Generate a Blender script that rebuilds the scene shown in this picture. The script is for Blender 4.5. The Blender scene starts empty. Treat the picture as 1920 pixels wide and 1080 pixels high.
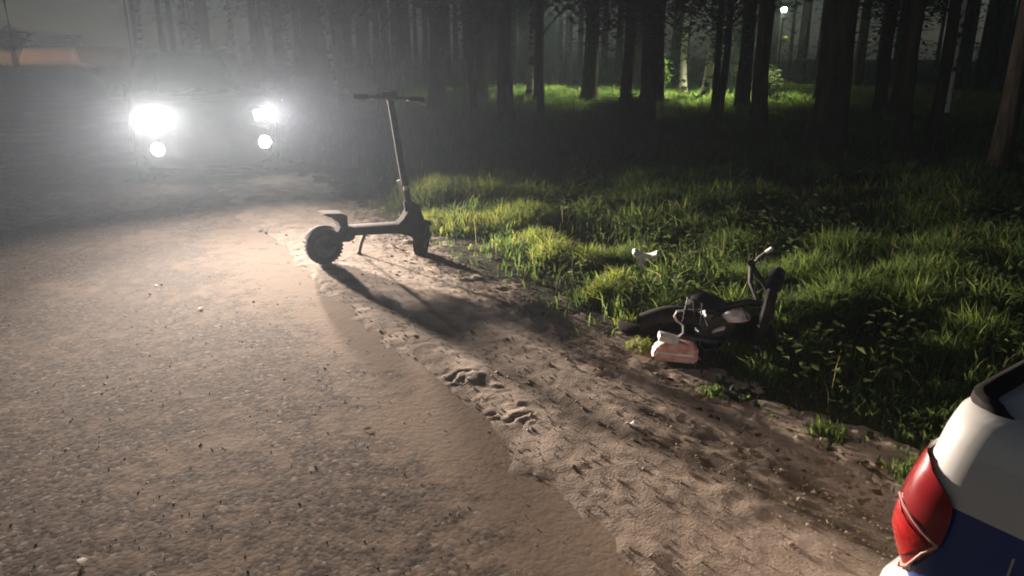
import bpy, bmesh, math, random
import numpy as np
from mathutils import Vector, Matrix
R = math.radians
rng = np.random.default_rng(7)
random.seed(7)
scene = bpy.context.scene
COL = scene.collection

# ------------------------------------------------------------------ camera
cam_d = bpy.data.cameras.new('camera'); cam = bpy.data.objects.new('camera', cam_d); COL.objects.link(cam)
cam.location = (0, 0, 1.6); cam.rotation_euler = (R(90 - 17.8), 0, 0)
cam_d.sensor_width = 36; cam_d.lens = 26; cam_d.clip_start = 0.05; cam_d.clip_end = 600
scene.camera = cam
# ------------------------------------------------------------------ night sky, moon, exposure
SKY_STRENGTH = 0.010
w = bpy.data.worlds.new('World'); scene.world = w; w.use_nodes = True
wn = w.node_tree.nodes; wl = w.node_tree.links
bg = wn['Background']; sky = wn.new('ShaderNodeTexSky'); sky.sky_type = 'NISHITA'; sky.sun_disc = False
sky.sun_elevation = R(25); sky.sun_rotation = R(230)
wl.new(sky.outputs[0], bg.inputs[0]); bg.inputs[1].default_value = SKY_STRENGTH
sd = bpy.data.lights.new('moon', 'SUN'); sd.energy = 0.012; sd.angle = R(0.5); sd.color = (0.85, 0.92, 1.0)
so = bpy.data.objects.new('moon', sd); COL.objects.link(so); so.rotation_euler = (R(65), 0, R(-50))
scene.view_settings.view_transform = 'Standard'; scene.view_settings.look = 'None'
scene.view_settings.gamma = 1; scene.view_settings.exposure = 0.22
scene.view_settings.use_curve_mapping = False
scene.render.engine = 'CYCLES'
cy = scene.cycles
cy.use_denoising = True; cy.denoising_input_passes = 'RGB_ALBEDO'; cy.max_bounces = 6; cy.diffuse_bounces = 3; cy.glossy_bounces = 3
cy.transmission_bounces = 4; cy.volume_bounces = 1; cy.transparent_max_bounces = 6
cy.sample_clamp_indirect = 4; cy.filter_width = 1.9; cy.caustics_reflective = False; cy.caustics_refractive = False
# lamp powers (W) of the car's lamps
HEAD_W, BEAM_W, FOG_W = 900.0, 3900.0, 430.0
LAMP_COL = (1, .82, .69)
HAZE_DENSITY, HAZE_G = 0.0014, 0.70

# ------------------------------------------------------------------ helpers
def P(u, s, z=0.0):            # road frame: s along the road, u to its right
    return Vector((.866 * u - .5 * s, .5 * u + .866 * s, z))

def nodes_of(m): return m.node_tree.nodes, m.node_tree.links

def mat(name, col, rough=.6, metal=0., spec=.5, coat=0., trans=0., emit=None, estr=0., sheen=0.):
    m = bpy.data.materials.new(name); m.use_nodes = True
    b = m.node_tree.nodes['Principled BSDF']
    b.inputs['Base Color'].default_value = (*col, 1); b.inputs['Roughness'].default_value = rough
    b.inputs['Metallic'].default_value = metal; b.inputs['Specular IOR Level'].default_value = spec
    b.inputs['Coat Weight'].default_value = coat; b.inputs['Coat Roughness'].default_value = .06
    b.inputs['Transmission Weight'].default_value = trans
    if emit:
        b.inputs['Emission Color'].default_value = (*emit, 1); b.inputs['Emission Strength'].default_value = estr
    return m

def noisy(m, c1, c2, scale=8., bump=0., bscale=None, detail=4., dist=.01, stretch=None, lo=.35, hi=.65, gen='Object'):
    n, l = nodes_of(m); b = n['Principled BSDF']
    tc = n.new('ShaderNodeTexCoord'); mp = n.new('ShaderNodeMapping'); l.new(tc.outputs[gen], mp.inputs[0])
    if stretch: mp.inputs['Scale'].default_value = stretch
    nz = n.new('ShaderNodeTexNoise'); nz.inputs['Scale'].default_value = scale; nz.inputs['Detail'].default_value = detail
    l.new(mp.outputs[0], nz.inputs[0])
    rp = n.new('ShaderNodeValToRGB'); rp.color_ramp.elements[0].position = lo; rp.color_ramp.elements[1].position = hi
    rp.color_ramp.elements[0].color = (*c1, 1); rp.color_ramp.elements[1].color = (*c2, 1)
    l.new(nz.outputs[0], rp.inputs[0]); l.new(rp.outputs[0], b.inputs['Base Color'])
    if bump:
        n2 = n.new('ShaderNodeTexNoise'); n2.inputs['Scale'].default_value = bscale or scale * 3; n2.inputs['Detail'].default_value = 6
        l.new(mp.outputs[0], n2.inputs[0])
        bp = n.new('ShaderNodeBump'); bp.inputs['Strength'].default_value = bump; bp.inputs['Distance'].default_value = dist
        l.new(n2.outputs[0], bp.inputs['Height']); l.new(bp.outputs[0], b.inputs['Normal'])
    return m

def mesh_np(name, V, Q=None, T=None, smooth=True):
    me = bpy.data.meshes.new(name)
    V = np.asarray(V, np.float32).reshape(-1, 3)
    me.vertices.add(len(V)); me.vertices.foreach_set('co', V.ravel())
    loops = []; starts = []; tot = 0; k = 0
    if Q is not None and len(Q):
        Q = np.asarray(Q, np.int32).reshape(-1, 4); loops.append(Q.ravel()); starts.append(np.arange(len(Q)) * 4); tot += len(Q); k = len(Q) * 4
    if T is not None and len(T):
        T = np.asarray(T, np.int32).reshape(-1, 3); loops.append(T.ravel()); starts.append(k + np.arange(len(T)) * 3); tot += len(T)
    L = np.concatenate(loops).astype(np.int32); S = np.concatenate(starts).astype(np.int32)
    me.loops.add(len(L)); me.loops.foreach_set('vertex_index', L)
    me.polygons.add(tot); me.polygons.foreach_set('loop_start', S)
    me.polygons.foreach_set('use_smooth', np.full(tot, smooth, bool))
    me.update(calc_edges=True)
    return me

def link(name, me, m=None, parent=None, loc=None):
    o = bpy.data.objects.new(name, me); COL.objects.link(o)
    if m is not None and me is not None and not len(me.materials): me.materials.append(m)
    if parent is not None: o.parent = parent
    if loc is not None: o.location = loc
    return o

def tag(o, label=None, cat=None, group=None, kind=None):
    if label: o['label'] = label
    if cat: o['category'] = cat
    if group: o['group'] = group
    if kind: o['kind'] = kind
    return o

def empty(name, loc, rot=(0, 0, 0)):
    o = bpy.data.objects.new(name, None); COL.objects.link(o); o.location = loc; o.rotation_euler = rot
    o.empty_display_size = .2
    return o

class MB:                        # gathers simple shapes into one mesh
    def __init__(s): s.V = []; s.F = []
    def add(s, V, F):
        k = len(s.V); s.V += [tuple(v) for v in V]; s.F += [tuple(i + k for i in f) for f in F]; return s
    def box(s, c, d, M=None, bev=.0):
        bm = bmesh.new(); bmesh.ops.create_cube(bm, size=1)
        for v in bm.verts: v.co = Vector((v.co.x * d[0], v.co.y * d[1], v.co.z * d[2]))
        if bev: bmesh.ops.bevel(bm, geom=bm.edges[:], offset=bev, segments=2, profile=.6, affect='EDGES')
        bm.verts.index_update()
        s.add([((M @ v.co) if M is not None else v.co) + Vector(c) for v in bm.verts], [[v.index for v in f.verts] for f in bm.faces])
        bm.free(); return s
    def tube(s, pts, rad, n=10, flat=None, cap=True):
        pts = [Vector(p) for p in pts]
        if not hasattr(rad, '__len__'): rad = [rad] * len(pts)
        V = []; F = []; prev = None
        for i, p in enumerate(pts):
            d = (pts[min(i + 1, len(pts) - 1)] - pts[max(i - 1, 0)]).normalized()
            if prev is None:
                a = d.orthogonal().normalized()
                if flat is not None: a = (Vector(flat) - d * d.dot(Vector(flat))).normalized()
            else: a = (prev - d * d.dot(prev)).normalized()
            prev = a; b = d.cross(a)
            for k in range(n):
                t = 2 * math.pi * k / n; V.append(p + (a * math.cos(t) + b * math.sin(t)) * rad[i])
        for i in range(len(pts) - 1):
            for k in range(n):
                F.append((i * n + k, i * n + (k + 1) % n, (i + 1) * n + (k + 1) % n, (i + 1) * n + k))
        if cap:
            F.append(tuple(range(n - 1, -1, -1))); F.append(tuple(range((len(pts) - 1) * n, len(pts) * n)))
        return s.add(V, F)
    def lathe(s, prof, n=28, M=None, c=(0, 0, 0)):      # profile (axial y, radius) round the y axis
        V = []; F = []
        for k in range(n):
            t = 2 * math.pi * k / n
            for (a, r) in prof: 
                q = Vector((r * math.cos(t), a, r * math.sin(t)))
                V.append(((M @ q) if M is not None else q) + Vector(c))
        m = len(prof)
        for k in range(n):
            for j in range(m - 1):
                F.append((k * m + j, ((k + 1) % n) * m + j, ((k + 1) % n) * m + j + 1, k * m + j + 1))
        return s.add(V, F)
    def prism(s, poly, y0, y1, M=None):                 # polygon in x,z extruded along y
        n = len(poly); V = [Vector((x, y0, z)) for x, z in poly] + [Vector((x, y1, z)) for x, z in poly]
        if M is not None: V = [M @ v for v in V]
        F = [tuple(range(n)), tuple(range(2 * n - 1, n - 1, -1))] + [(i, i + n, (i + 1) % n + n, (i + 1) % n) for i in range(n)]
        return s.add(V, F)
    def grid(s, fn, nu, nv):
        V = [fn(i / (nu - 1), j / (nv - 1)) for i in range(nu) for j in range(nv)]
        F = [(i * nv + j, (i + 1) * nv + j, (i + 1) * nv + j + 1, i * nv + j + 1) for i in range(nu - 1) for j in range(nv - 1)]
        return s.add(V, F)
    def build(s, name, m, parent=None, smooth=True, angle=40, loc=None, bev=0):
        me = bpy.data.meshes.new(name); me.from_pydata(s.V, [], s.F); me.update()
        bm = bmesh.new(); bm.from_mesh(me); bmesh.ops.recalc_face_normals(bm, faces=bm.faces)
        if bev: bmesh.ops.bevel(bm, geom=[e for e in bm.edges if len(e.link_faces) == 2 and e.calc_face_angle(0) > .5], offset=bev, segments=2, affect='EDGES')
        for f in bm.faces: f.smooth = smooth
        if smooth:
            for e in bm.edges:
                if len(e.link_faces) == 2 and e.calc_face_angle(0) > R(angle): e.smooth = False
        bm.to_mesh(me); bm.free()
        return link(name, me, m, parent, loc)

def hsh(ix, iy, seed):
    h = (ix.astype(np.int64) * 374761393 + iy.astype(np.int64) * 668265263 + seed * 1274126177) & 0xffffffff
    h = ((h ^ (h >> 13)) * 1274126177) & 0xffffffff
    return ((h ^ (h >> 16)) & 0xffff) / 65535.0
def vnoise(x, y, seed=0):
    ix = np.floor(x); iy = np.floor(y); fx = x - ix; fy = y - iy
    fx = fx * fx * (3 - 2 * fx); fy = fy * fy * (3 - 2 * fy)
    a = hsh(ix, iy, seed); b = hsh(ix + 1, iy, seed); c = hsh(ix, iy + 1, seed); d = hsh(ix + 1, iy + 1, seed)
    return (a * (1 - fx) + b * fx) * (1 - fy) + (c * (1 - fx) + d * fx) * fy
def fbm(x, y, seed=0, o=4):
    t = 0; a = .5; n = 0
    for k in range(o): t = t + a * vnoise(x * 2 ** k, y * 2 ** k, seed + k * 17); n += a; a *= .5
    return t / n
def sstep(a, b, x):
    t = np.clip((x - a) / (b - a), 0, 1); return t * t * (3 - 2 * t)

# ------------------------------------------------------------------ ground heights
def z_ground(u, s):
    z = -.06 + .035 * sstep(2.2, 2.7, u) + .09 * (fbm(u * .9, s * .9, 3) - .5) * sstep(2.4, 4, u)
    z = z + .05 * (fbm(u * 5, s * 5, 9) - .5) * sstep(2.2, 2.8, u)
    z = z + .03 * (1 - sstep(-6.0, -5.5, u))
    z = z + .35 * (fbm(u * .12, s * .12, 5) - .5) * sstep(9, 20, u)
    z = z + 2.4 * sstep(118, 160, s) * (1 - sstep(4, 30, u))
    return z
def z_sand(u, s):
    edge = 1.27 + .16 * (fbm(s * .9, u * .3, 21) - .5) * 2 + .20 * (fbm(s * 4, u * 3, 23) - .5)
    z = -.026 + .038 * sstep(-.32, .34, u - edge) - .045 * sstep(1.9, 2.65, u)
    wob = fbm(u * 4, s * 2.2, 31) - .5
    z = z + .012 * wob + .006 * (fbm(u * 13, s * 9, 33) - .5) + .004 * (fbm(u * 34, s * 30, 35) - .5)
    # coarse clods along the grass edge and near the camera
    cl = np.clip(fbm(u * 11, s * 7, 41, 3) - .52, 0, 1) * (sstep(1.95, 2.35, u) + .55 * (1 - sstep(1.5, 3.0, s)))
    z = z + .034 * cl
    # ruts pressed by tyres along the strip
    for uc, wd, dp in ((1.80, .11, .014), (2.12, .10, .010)):
        uu = u - uc - .05 * np.sin(s * .55 + uc * 3)
        z = z - dp * np.exp(-(uu / wd) ** 2) * (.3 + .5 * fbm(s * .7, u * 0 + uc, 51))
    # tread blocks of one tyre print
    uu = u - 1.53 + .02 * (s - 2.9)
    inn = np.exp(-(uu / .10) ** 4) * sstep(2.45, 2.75, s) * (1 - sstep(3.05, 3.4, s))
    ph = (s * 11 + np.abs(uu) * 8 + 3.2 * fbm(u * 8, s * 6, 61)) % 1.0
    z = z + inn * (.012 * sstep(.14, .26, np.abs(ph - .5)) - .004) * sstep(.35, .62, fbm(u * 9, s * 8, 63))
    return z

def axis(segs):
    out = [segs[0][0]]
    for a, b, d in segs:
        n = max(1, int(round((b - a) / d))); out += list(a + (b - a) * (np.arange(1, n + 1) / n))
    return np.array(out)
def sheet(name, U, S, zf, m, smooth=True):
    uu, ss = np.meshgrid(U, S, indexing='ij'); z = zf(uu, ss)
    V = np.stack([.866 * uu - .5 * ss, .5 * uu + .866 * ss, z], -1).reshape(-1, 3)
    n, k = len(U), len(S); i = np.arange(n - 1)[:, None] * k + np.arange(k - 1)[None, :]; i = i.ravel()
    Q = np.stack([i, i + k, i + k + 1, i + 1], -1)
    return link(name, mesh_np(name, V, Q, smooth=smooth), m)

# ------------------------------------------------------------------ materials
M = {}
def ground_mat():
    m = mat('soil', (.05, .04, .025), .95, spec=.2)
    return noisy(m, (.022, .026, .010), (.060, .052, .030), 3.0, .6, 30, dist=.02)
def asphalt_mat():
    m = mat('asphalt', (.08, .075, .07), .95, spec=.12); n, l = nodes_of(m); b = n['Principled BSDF']
    tc = n.new('ShaderNodeTexCoord')
    v = n.new('ShaderNodeTexVoronoi'); v.inputs['Scale'].default_value = 62; l.new(tc.outputs['Object'], v.inputs[0])
    v2 = n.new('ShaderNodeTexVoronoi'); v2.inputs['Scale'].default_value = 26; l.new(tc.outputs['Object'], v2.inputs[0])
    nz = n.new('ShaderNodeTexNoise'); nz.inputs['Scale'].default_value = 1.3; nz.inputs['Detail'].default_value = 5; l.new(tc.outputs['Object'], nz.inputs[0])
    rp = n.new('ShaderNodeValToRGB'); cr = rp.color_ramp   # stone colour by cell
    cr.elements[0].color = (.055, .046, .038, 1); cr.elements[1].color = (.36, .31, .26, 1); cr.elements[1].position = 1
    e = cr.elements.new(.55); e.color = (.15, .122, .10, 1); e = cr.elements.new(.93); e.color = (.21, .172, .14, 1)
    sp = n.new('ShaderNodeSeparateColor'); l.new(v.outputs['Color'], sp.inputs[0]); l.new(sp.outputs[0], rp.inputs[0])
    dusty = n.new('ShaderNodeMix'); dusty.data_type = 'RGBA'
    mr = n.new('ShaderNodeMapRange'); mr.inputs[1].default_value = .50; mr.inputs[2].default_value = .75; mr.inputs[4].default_value = .92
    dp = n.new('ShaderNodeVectorMath'); dp.operation = 'DOT_PRODUCT'; dp.inputs[1].default_value = (.866, .5, 0); l.new(tc.outputs['Object'], dp.inputs[0])
    du = n.new('ShaderNodeMapRange'); du.interpolation_type = 'SMOOTHSTEP'; du.inputs[1].default_value = .55; du.inputs[2].default_value = 1.4; du.inputs[4].default_value = .36; l.new(dp.outputs['Value'], du.inputs[0])
    n6 = n.new('ShaderNodeTexNoise'); n6.inputs['Scale'].default_value = 9; n6.inputs['Detail'].default_value = 6; l.new(tc.outputs['Object'], n6.inputs[0])
    m6 = n.new('ShaderNodeMath'); m6.operation = 'MULTIPLY_ADD'; m6.inputs[1].default_value = .9; m6.inputs[2].default_value = -.45; l.new(n6.outputs[0], m6.inputs[0])
    s6 = n.new('ShaderNodeMath'); s6.operation = 'ADD'; l.new(m6.outputs[0], s6.inputs[0]); l.new(nz.outputs[0], s6.inputs[1])
    sm = n.new('ShaderNodeMath'); sm.operation = 'ADD'; l.new(s6.outputs[0], sm.inputs[0]); l.new(du.outputs[0], sm.inputs[1])   # sand blown onto the road edge
    l.new(sm.outputs[0], mr.inputs[0]); l.new(mr.outputs[0], dusty.inputs[0])
    l.new(rp.outputs[0], dusty.inputs[6]); dusty.inputs[7].default_value = (.29, .225, .168, 1)
    l.new(dusty.outputs[2], b.inputs['Base Color'])
    ad = n.new('ShaderNodeMath'); ad.operation = 'ADD'; l.new(v.outputs['Distance'], ad.inputs[0])
    s2 = n.new('ShaderNodeMath'); s2.operation = 'MULTIPLY'; s2.inputs[1].default_value = 1.1; l.new(v2.outputs['Distance'], s2.inputs[0]); l.new(s2.outputs[0], ad.inputs[1])
    nb = n.new('ShaderNodeTexNoise'); nb.inputs['Scale'].default_value = 11; nb.inputs['Detail'].default_value = 5; l.new(tc.outputs['Object'], nb.inputs[0])
    a2 = n.new('ShaderNodeMath'); a2.operation = 'MULTIPLY_ADD'; a2.inputs[1].default_value = 1.6
    l.new(nb.outputs[0], a2.inputs[0]); l.new(ad.outputs[0], a2.inputs[2])
    bp = n.new('ShaderNodeBump'); bp.inputs['Strength'].default_value = .14; bp.inputs['Distance'].default_value = .004; bp.invert = True
    l.new(a2.outputs[0], bp.inputs['Height']); l.new(bp.outputs[0], b.inputs['Normal'])
    return m
def sand_mat():
    m = mat('sand', (.33, .26, .19), .95, spec=.2)
    noisy(m, (.255, .207, .162), (.41, .338, .27), 5, .5, 90, dist=.006, detail=7); M['sand'] = paint_shadow_bands(m)
def paint_shadow_bands(m):                # scooter's long cast shadows, painted dark into the sand colour
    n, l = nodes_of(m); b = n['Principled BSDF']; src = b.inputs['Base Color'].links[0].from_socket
    at = n.new('ShaderNodeAttribute'); at.attribute_name = 'shadow_band'; mx = n.new('ShaderNodeMix'); mx.data_type = 'RGBA'; mx.clamp_factor = True
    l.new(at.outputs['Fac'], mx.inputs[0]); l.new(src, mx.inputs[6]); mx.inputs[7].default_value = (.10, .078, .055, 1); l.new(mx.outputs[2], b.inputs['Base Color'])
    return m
def blade_mat(name, cols, trans):
    m = bpy.data.materials.new(name); m.use_nodes = True; n, l = nodes_of(m); n.clear()
    out = n.new('ShaderNodeOutputMaterial'); at = n.new('ShaderNodeAttribute'); at.attribute_name = 'tint'
    rp = n.new('ShaderNodeValToRGB'); cr = rp.color_ramp
    while len(cr.elements) < len(cols): cr.elements.new(.5)
    for i, c in enumerate(cols): cr.elements[i].position = i / (len(cols) - 1); cr.elements[i].color = (*c, 1)
    l.new(at.outputs['Fac'], rp.inputs[0])
    d = n.new('ShaderNodeBsdfPrincipled'); d.inputs['Roughness'].default_value = .6; d.inputs['Specular IOR Level'].default_value = .15
    l.new(rp.outputs[0], d.inputs['Base Color'])
    hs = n.new('ShaderNodeHueSaturation'); hs.inputs['Hue'].default_value = .48; hs.inputs['Saturation'].default_value = 1.0; hs.inputs['Value'].default_value = 2.7
    l.new(rp.outputs[0], hs.inputs['Color'])
    t = n.new('ShaderNodeBsdfTranslucent'); l.new(hs.outputs[0], t.inputs[0])
    mx = n.new('ShaderNodeMixShader'); mx.inputs[0].default_value = trans
    l.new(d.outputs[0], mx.inputs[1]); l.new(t.outputs[0], mx.inputs[2]); l.new(mx.outputs[0], out.inputs[0])
    return m
M['soil'] = ground_mat(); M['asphalt'] = asphalt_mat(); sand_mat()
M['grass'] = blade_mat('grass_blades', [(.024, .050, .014), (.045, .085, .020), (.10, .14, .022), (.15, .135, .055)], .48)
M['leaf'] = blade_mat('leaves', [(.022, .045, .012), (.04, .075, .018), (.06, .095, .022)], .35)
M['weedleaf'] = blade_mat('weed_leaves', [(.04, .08, .02), (.08, .12, .035), (.17, .20, .09)], .35)
M['bark'] = noisy(mat('pine_bark', (.06, .05, .04), .95, spec=.15), (.018, .017, .014), (.055, .047, .038), 9, .9, 14, dist=.05, stretch=(1, 1, .22))
M['birch'] = noisy(mat('birch_bark', (.6, .6, .55), .8, spec=.2), (.03, .03, .028), (.58, .56, .50), 3.2, .3, 20, stretch=(1, 1, 1.7), lo=.42, hi=.50)
M['black'] = noisy(mat('black_plastic', (.02, .02, .02), .5), (.016, .016, .017), (.03, .03, .031), 14, .1, 80, dist=.001)
M['matte'] = noisy(mat('matte_black', (.02, .02, .02), .9, spec=.08), (.012, .012, .013), (.026, .026, .027), 18, .1, 90, dist=.001)
M['rubber'] = noisy(mat('tyre_rubber', (.02, .02, .02), .92, spec=.12), (.014, .014, .014), (.035, .032, .03), 12, .3, 60, dist=.002)
M['alloy'] = noisy(mat('alloy', (.45, .45, .46), .35, metal=1), (.30, .30, .31), (.5, .5, .51), 20)
M['darkmetal'] = noisy(mat('dark_metal', (.05, .05, .055), .4, metal=.6), (.035, .035, .04), (.07, .07, .075), 16)
M['whiteplastic'] = noisy(mat('white_glint', (.7, .7, .68), .4), (.55, .54, .52), (.78, .77, .75), 12)
M['glass'] = mat('tinted_glass', (.012, .014, .015), .06, spec=.6, coat=.3)
M['redlens'] = noisy(mat('red_lens', (.3, .02, .025), .16, coat=1), (.24, .014, .018), (.36, .028, .034), 3)
M['reflector'] = noisy(mat('red_reflector', (.7, .01, .01), .25, coat=.6), (.36, .008, .010), (.52, .02, .02), 60, .5, 140, dist=.002)
M['pinklens'] = noisy(mat('faded_red_plastic', (.6, .3, .26), .45), (.50, .23, .19), (.68, .45, .40), 22)
M['suvpaint'] = noisy(mat('dark_car_paint', (.03, .03, .034), .3, metal=.3, coat=.8), (.026, .026, .03), (.036, .036, .041), 5)
M['concrete'] = noisy(mat('pale_concrete', (.5, .52, .54), .9), (.42, .46, .48), (.56, .6, .62), 2, .2)
M['lens'] = mat('lit_headlamp', (.9, .9, .9), .2, emit=(1, .97, .93), estr=60)
M['foglens'] = mat('lit_fog_lamp', (.9, .9, .9), .2, emit=(1, .95, .88), estr=25)
M['lampglow'] = mat('lit_park_lamp', (.9, .9, .9), .3, emit=(.95, 1, .88), estr=40)

# ------------------------------------------------------------------ ground, road, sand strip
fineS = [(-60, -2, 4), (-2, .4, .3), (.4, 9, .05), (9, 20, .2), (20, 60, 1.2), (60, 200, 5)]
g = sheet('ground', axis([(-110, -12, 6), (-12, -5, .4), (-5, 1.8, 1.0), (1.8, 6, .05), (6, 14, .25), (14, 40, 1), (40, 130, 6)]), axis(fineS), z_ground, M['soil'])
tag(g, 'dark soil under the roadside grass and trees', kind='structure')
def z_road(u, s):
    return 0 * u + 2.4 * sstep(118, 160, s) - .045 * sstep(1.35, 1.75, u) + .012 * (fbm(u * .8, s * .6, 77) - .5) - .012 * np.exp(-((u + .9) / .3) ** 2)
road = sheet('road', axis([(-5.6, -4, .4), (-4, 1.8, .06)]), axis([(-30, 0, 1), (0, 9, .06), (9, 30, .3), (30, 170, 3)]), z_road, M['asphalt'])
tag(road, 'coarse grey asphalt road running past the scooter', kind='structure')
SHADOW_BANDS = (((-1.37, 5.13), (-.74, 4.43), (-.10, 3.66), (.34, 3.02), (.83, 2.59), (1.33, 2.06)), ((.43, 3.30), (.73, 2.99), (1.0, 2.69), (1.37, 2.19), (1.54, 1.93)))  # paths of the scooter's shadow bands painted on the sand
def shadow_band_mask(u, s):
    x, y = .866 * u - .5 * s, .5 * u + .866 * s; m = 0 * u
    for pl in SHADOW_BANDS:
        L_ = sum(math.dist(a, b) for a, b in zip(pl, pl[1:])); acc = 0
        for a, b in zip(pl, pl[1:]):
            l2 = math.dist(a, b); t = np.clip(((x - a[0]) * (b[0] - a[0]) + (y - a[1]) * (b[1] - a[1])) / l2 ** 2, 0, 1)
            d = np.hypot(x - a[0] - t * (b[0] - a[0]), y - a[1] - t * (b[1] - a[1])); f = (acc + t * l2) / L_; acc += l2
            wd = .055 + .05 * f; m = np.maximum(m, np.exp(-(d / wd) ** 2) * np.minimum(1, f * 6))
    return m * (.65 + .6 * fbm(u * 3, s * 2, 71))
_zs = z_sand
def z_sand(u, s): return _zs(u, s) - .013 * shadow_band_mask(u, s)  # the painted shadow bands are also sunk into the relief
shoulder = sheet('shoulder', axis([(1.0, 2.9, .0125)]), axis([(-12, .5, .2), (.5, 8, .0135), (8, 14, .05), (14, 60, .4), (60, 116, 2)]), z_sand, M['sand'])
tag(shoulder, 'strip of trampled tan sand with tyre prints along the asphalt', kind='structure')
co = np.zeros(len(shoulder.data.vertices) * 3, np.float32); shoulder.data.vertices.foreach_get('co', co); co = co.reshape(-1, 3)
da = shoulder.data.attributes.new('shadow_band', 'FLOAT', 'POINT'); da.data.foreach_set('value', shadow_band_mask(.866 * co[:, 0] + .5 * co[:, 1], -.5 * co[:, 0] + .866 * co[:, 1]).astype(np.float32))

# ------------------------------------------------------------------ loose stones on asphalt and sand
def stones(name, pos, rad, m, label):
    n = len(pos)
    base = np.array([(1, 0, 0), (-1, 0, 0), (0, 1, 0), (0, -1, 0), (0, 0, .7), (0, 0, -.5)], float)
    tri = np.array([(0, 2, 4), (2, 1, 4), (1, 3, 4), (3, 0, 4), (2, 0, 5), (1, 2, 5), (3, 1, 5), (0, 3, 5)])
    a = rng.uniform(0, 6.28, n); ca, sa = np.cos(a), np.sin(a)
    B = base[None] * rng.uniform(.6, 1.25, (n, 6, 1)) * rad[:, None, None]
    X = B[..., 0] * ca[:, None] - B[..., 1] * sa[:, None]; Y = B[..., 0] * sa[:, None] + B[..., 1] * ca[:, None]
    V = np.stack([X, Y, B[..., 2]], -1) + pos[:, None, :]
    T = tri[None] + (np.arange(n) * 6)[:, None, None]
    o = link(name, mesh_np(name, V, None, T, smooth=False), m)
    return tag(o, label, kind='stuff')
n = 5200
s_ = .6 + 9 * rng.random(n) ** 1.6; u_ = -3.4 + 4.7 * rng.random(n)
pp = np.stack([.866 * u_ - .5 * s_, .5 * u_ + .866 * s_, z_road(u_, s_) - .0012], -1)
M['stone'] = noisy(mat('pale_stone', (.3, .27, .24), .8), (.16, .135, .115), (.42, .37, .33), 5)
stones('gravel', pp, rng.uniform(.002, .0075, n) * np.where(rng.random(n) < .05, 1.6, 1), M['stone'], 'small pale stones scattered over the asphalt')
n = 9000
s_ = .4 + 8 * rng.random(n) ** 1.3; u_ = np.where(rng.random(n) < .6, rng.normal(2.38, .16, n), rng.uniform(1.3, 2.6, n))
keep = u_ < 2.75; s_, u_ = s_[keep], u_[keep]; n = len(s_)
pp = np.stack([.866 * u_ - .5 * s_, .5 * u_ + .866 * s_, z_sand(u_, s_) + .002], -1)
M['clod'] = noisy(mat('sand_clod', (.25, .2, .15), .95), (.13, .10, .075), (.33, .265, .20), 6, .3, 60, dist=.003)
stones('sand_clods', pp, rng.uniform(.002, .007, n) * np.where(rng.random(n) < .05, 2.4, 1), M['clod'], 'crumbled clods of sand along the edge of the grass')

# ------------------------------------------------------------------ grass
def blades(pos, h, wd, lean):
    n = len(pos); az = rng.uniform(0, 2 * np.pi, n); ba = rng.uniform(0, 2 * np.pi, n)
    sx, sy = np.cos(az), np.sin(az); bx, by = np.cos(ba) * lean * h, np.sin(ba) * lean * h
    V = np.zeros((n, 5, 3)); hw = wd / 2
    V[:, 0] = pos + np.stack([-sx * hw, -sy * hw, 0 * h], -1); V[:, 1] = pos + np.stack([sx * hw, sy * hw, 0 * h], -1)
    mid = pos + np.stack([bx * .35, by * .35, h * .6], -1)
    V[:, 2] = mid + np.stack([sx * hw * .85, sy * hw * .85, 0 * h], -1); V[:, 3] = mid - np.stack([sx * hw * .85, sy * hw * .85, 0 * h], -1)
    V[:, 4] = pos + np.stack([bx, by, h * (1 - .35 * lean)], -1)
    k = (np.arange(n) * 5)[:, None]
    return V.reshape(-1, 3), k + np.array([[0, 1, 2, 3]]), k + np.array([[3, 2, 4]])
def set_tint(me, t):
    a = me.attributes.new('tint', 'FLOAT', 'POINT'); a.data.foreach_set('value', np.asarray(t, np.float32))
pts = []
N = 900000
az = rng.uniform(R(-33), R(50), N); r = 1.6 + 36 * rng.random(N) ** .72
prob = np.clip((5 / r) ** .35, 0, 1)
x, y = r * np.sin(az), r * np.cos(az); u = .866 * x + .5 * y; s = -.5 * x + .866 * y
edge = 2.58 + .5 * (fbm(s * 1.1, s * 0, 81) - .5)
cl = fbm(u * 1.4, s * 1.4, 83, 4); cl2 = fbm(u * 4.5, s * 4.5, 85, 3)
dens = sstep(0, .5, u - edge) * (.35 + 1.1 * sstep(.38, .6, cl)) + .10 * sstep(-.3, 0, u - edge)
keep = (rng.random(N) < dens * prob * .62) & (r > 1.7)
# the trampled, scraped hollow round the wreck is nearly bare
hol = np.exp(-(((x - 1.05) / .62) ** 2 + ((y - 3.95) / .45) ** 2) ** 1.5)
keep &= rng.random(N) > hol * .92
x, y, u, s, r, cl, cl2, edge = [q[keep] for q in (x, y, u, s, r, cl, cl2, edge)]
h = (.05 + .16 * sstep(.35, .72, cl) + .10 * sstep(.4, .75, cl2)) * rng.uniform(.55, 1.25, len(x)) * (.45 + .55 * sstep(0, .9, u - edge))
h = h * (1 + .25 * sstep(8, 20, r)) * (1 - .62 * np.exp(-(((x - 1.5) / 1.0) ** 2 + ((y - 3.3) / .6) ** 2)))
tint = np.clip(.22 + .4 * (cl2 - .5) + rng.normal(0, .17, len(x)), 0, 1); tint[rng.random(len(x)) < .04] = .95
grp = [(np.stack([x, y, z_ground(u, s) - .005], -1), h, rng.uniform(.005, .010, len(x)) * (1 + (r / 9) ** .9), rng.uniform(.1, .9, len(x)), tint)]
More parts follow.
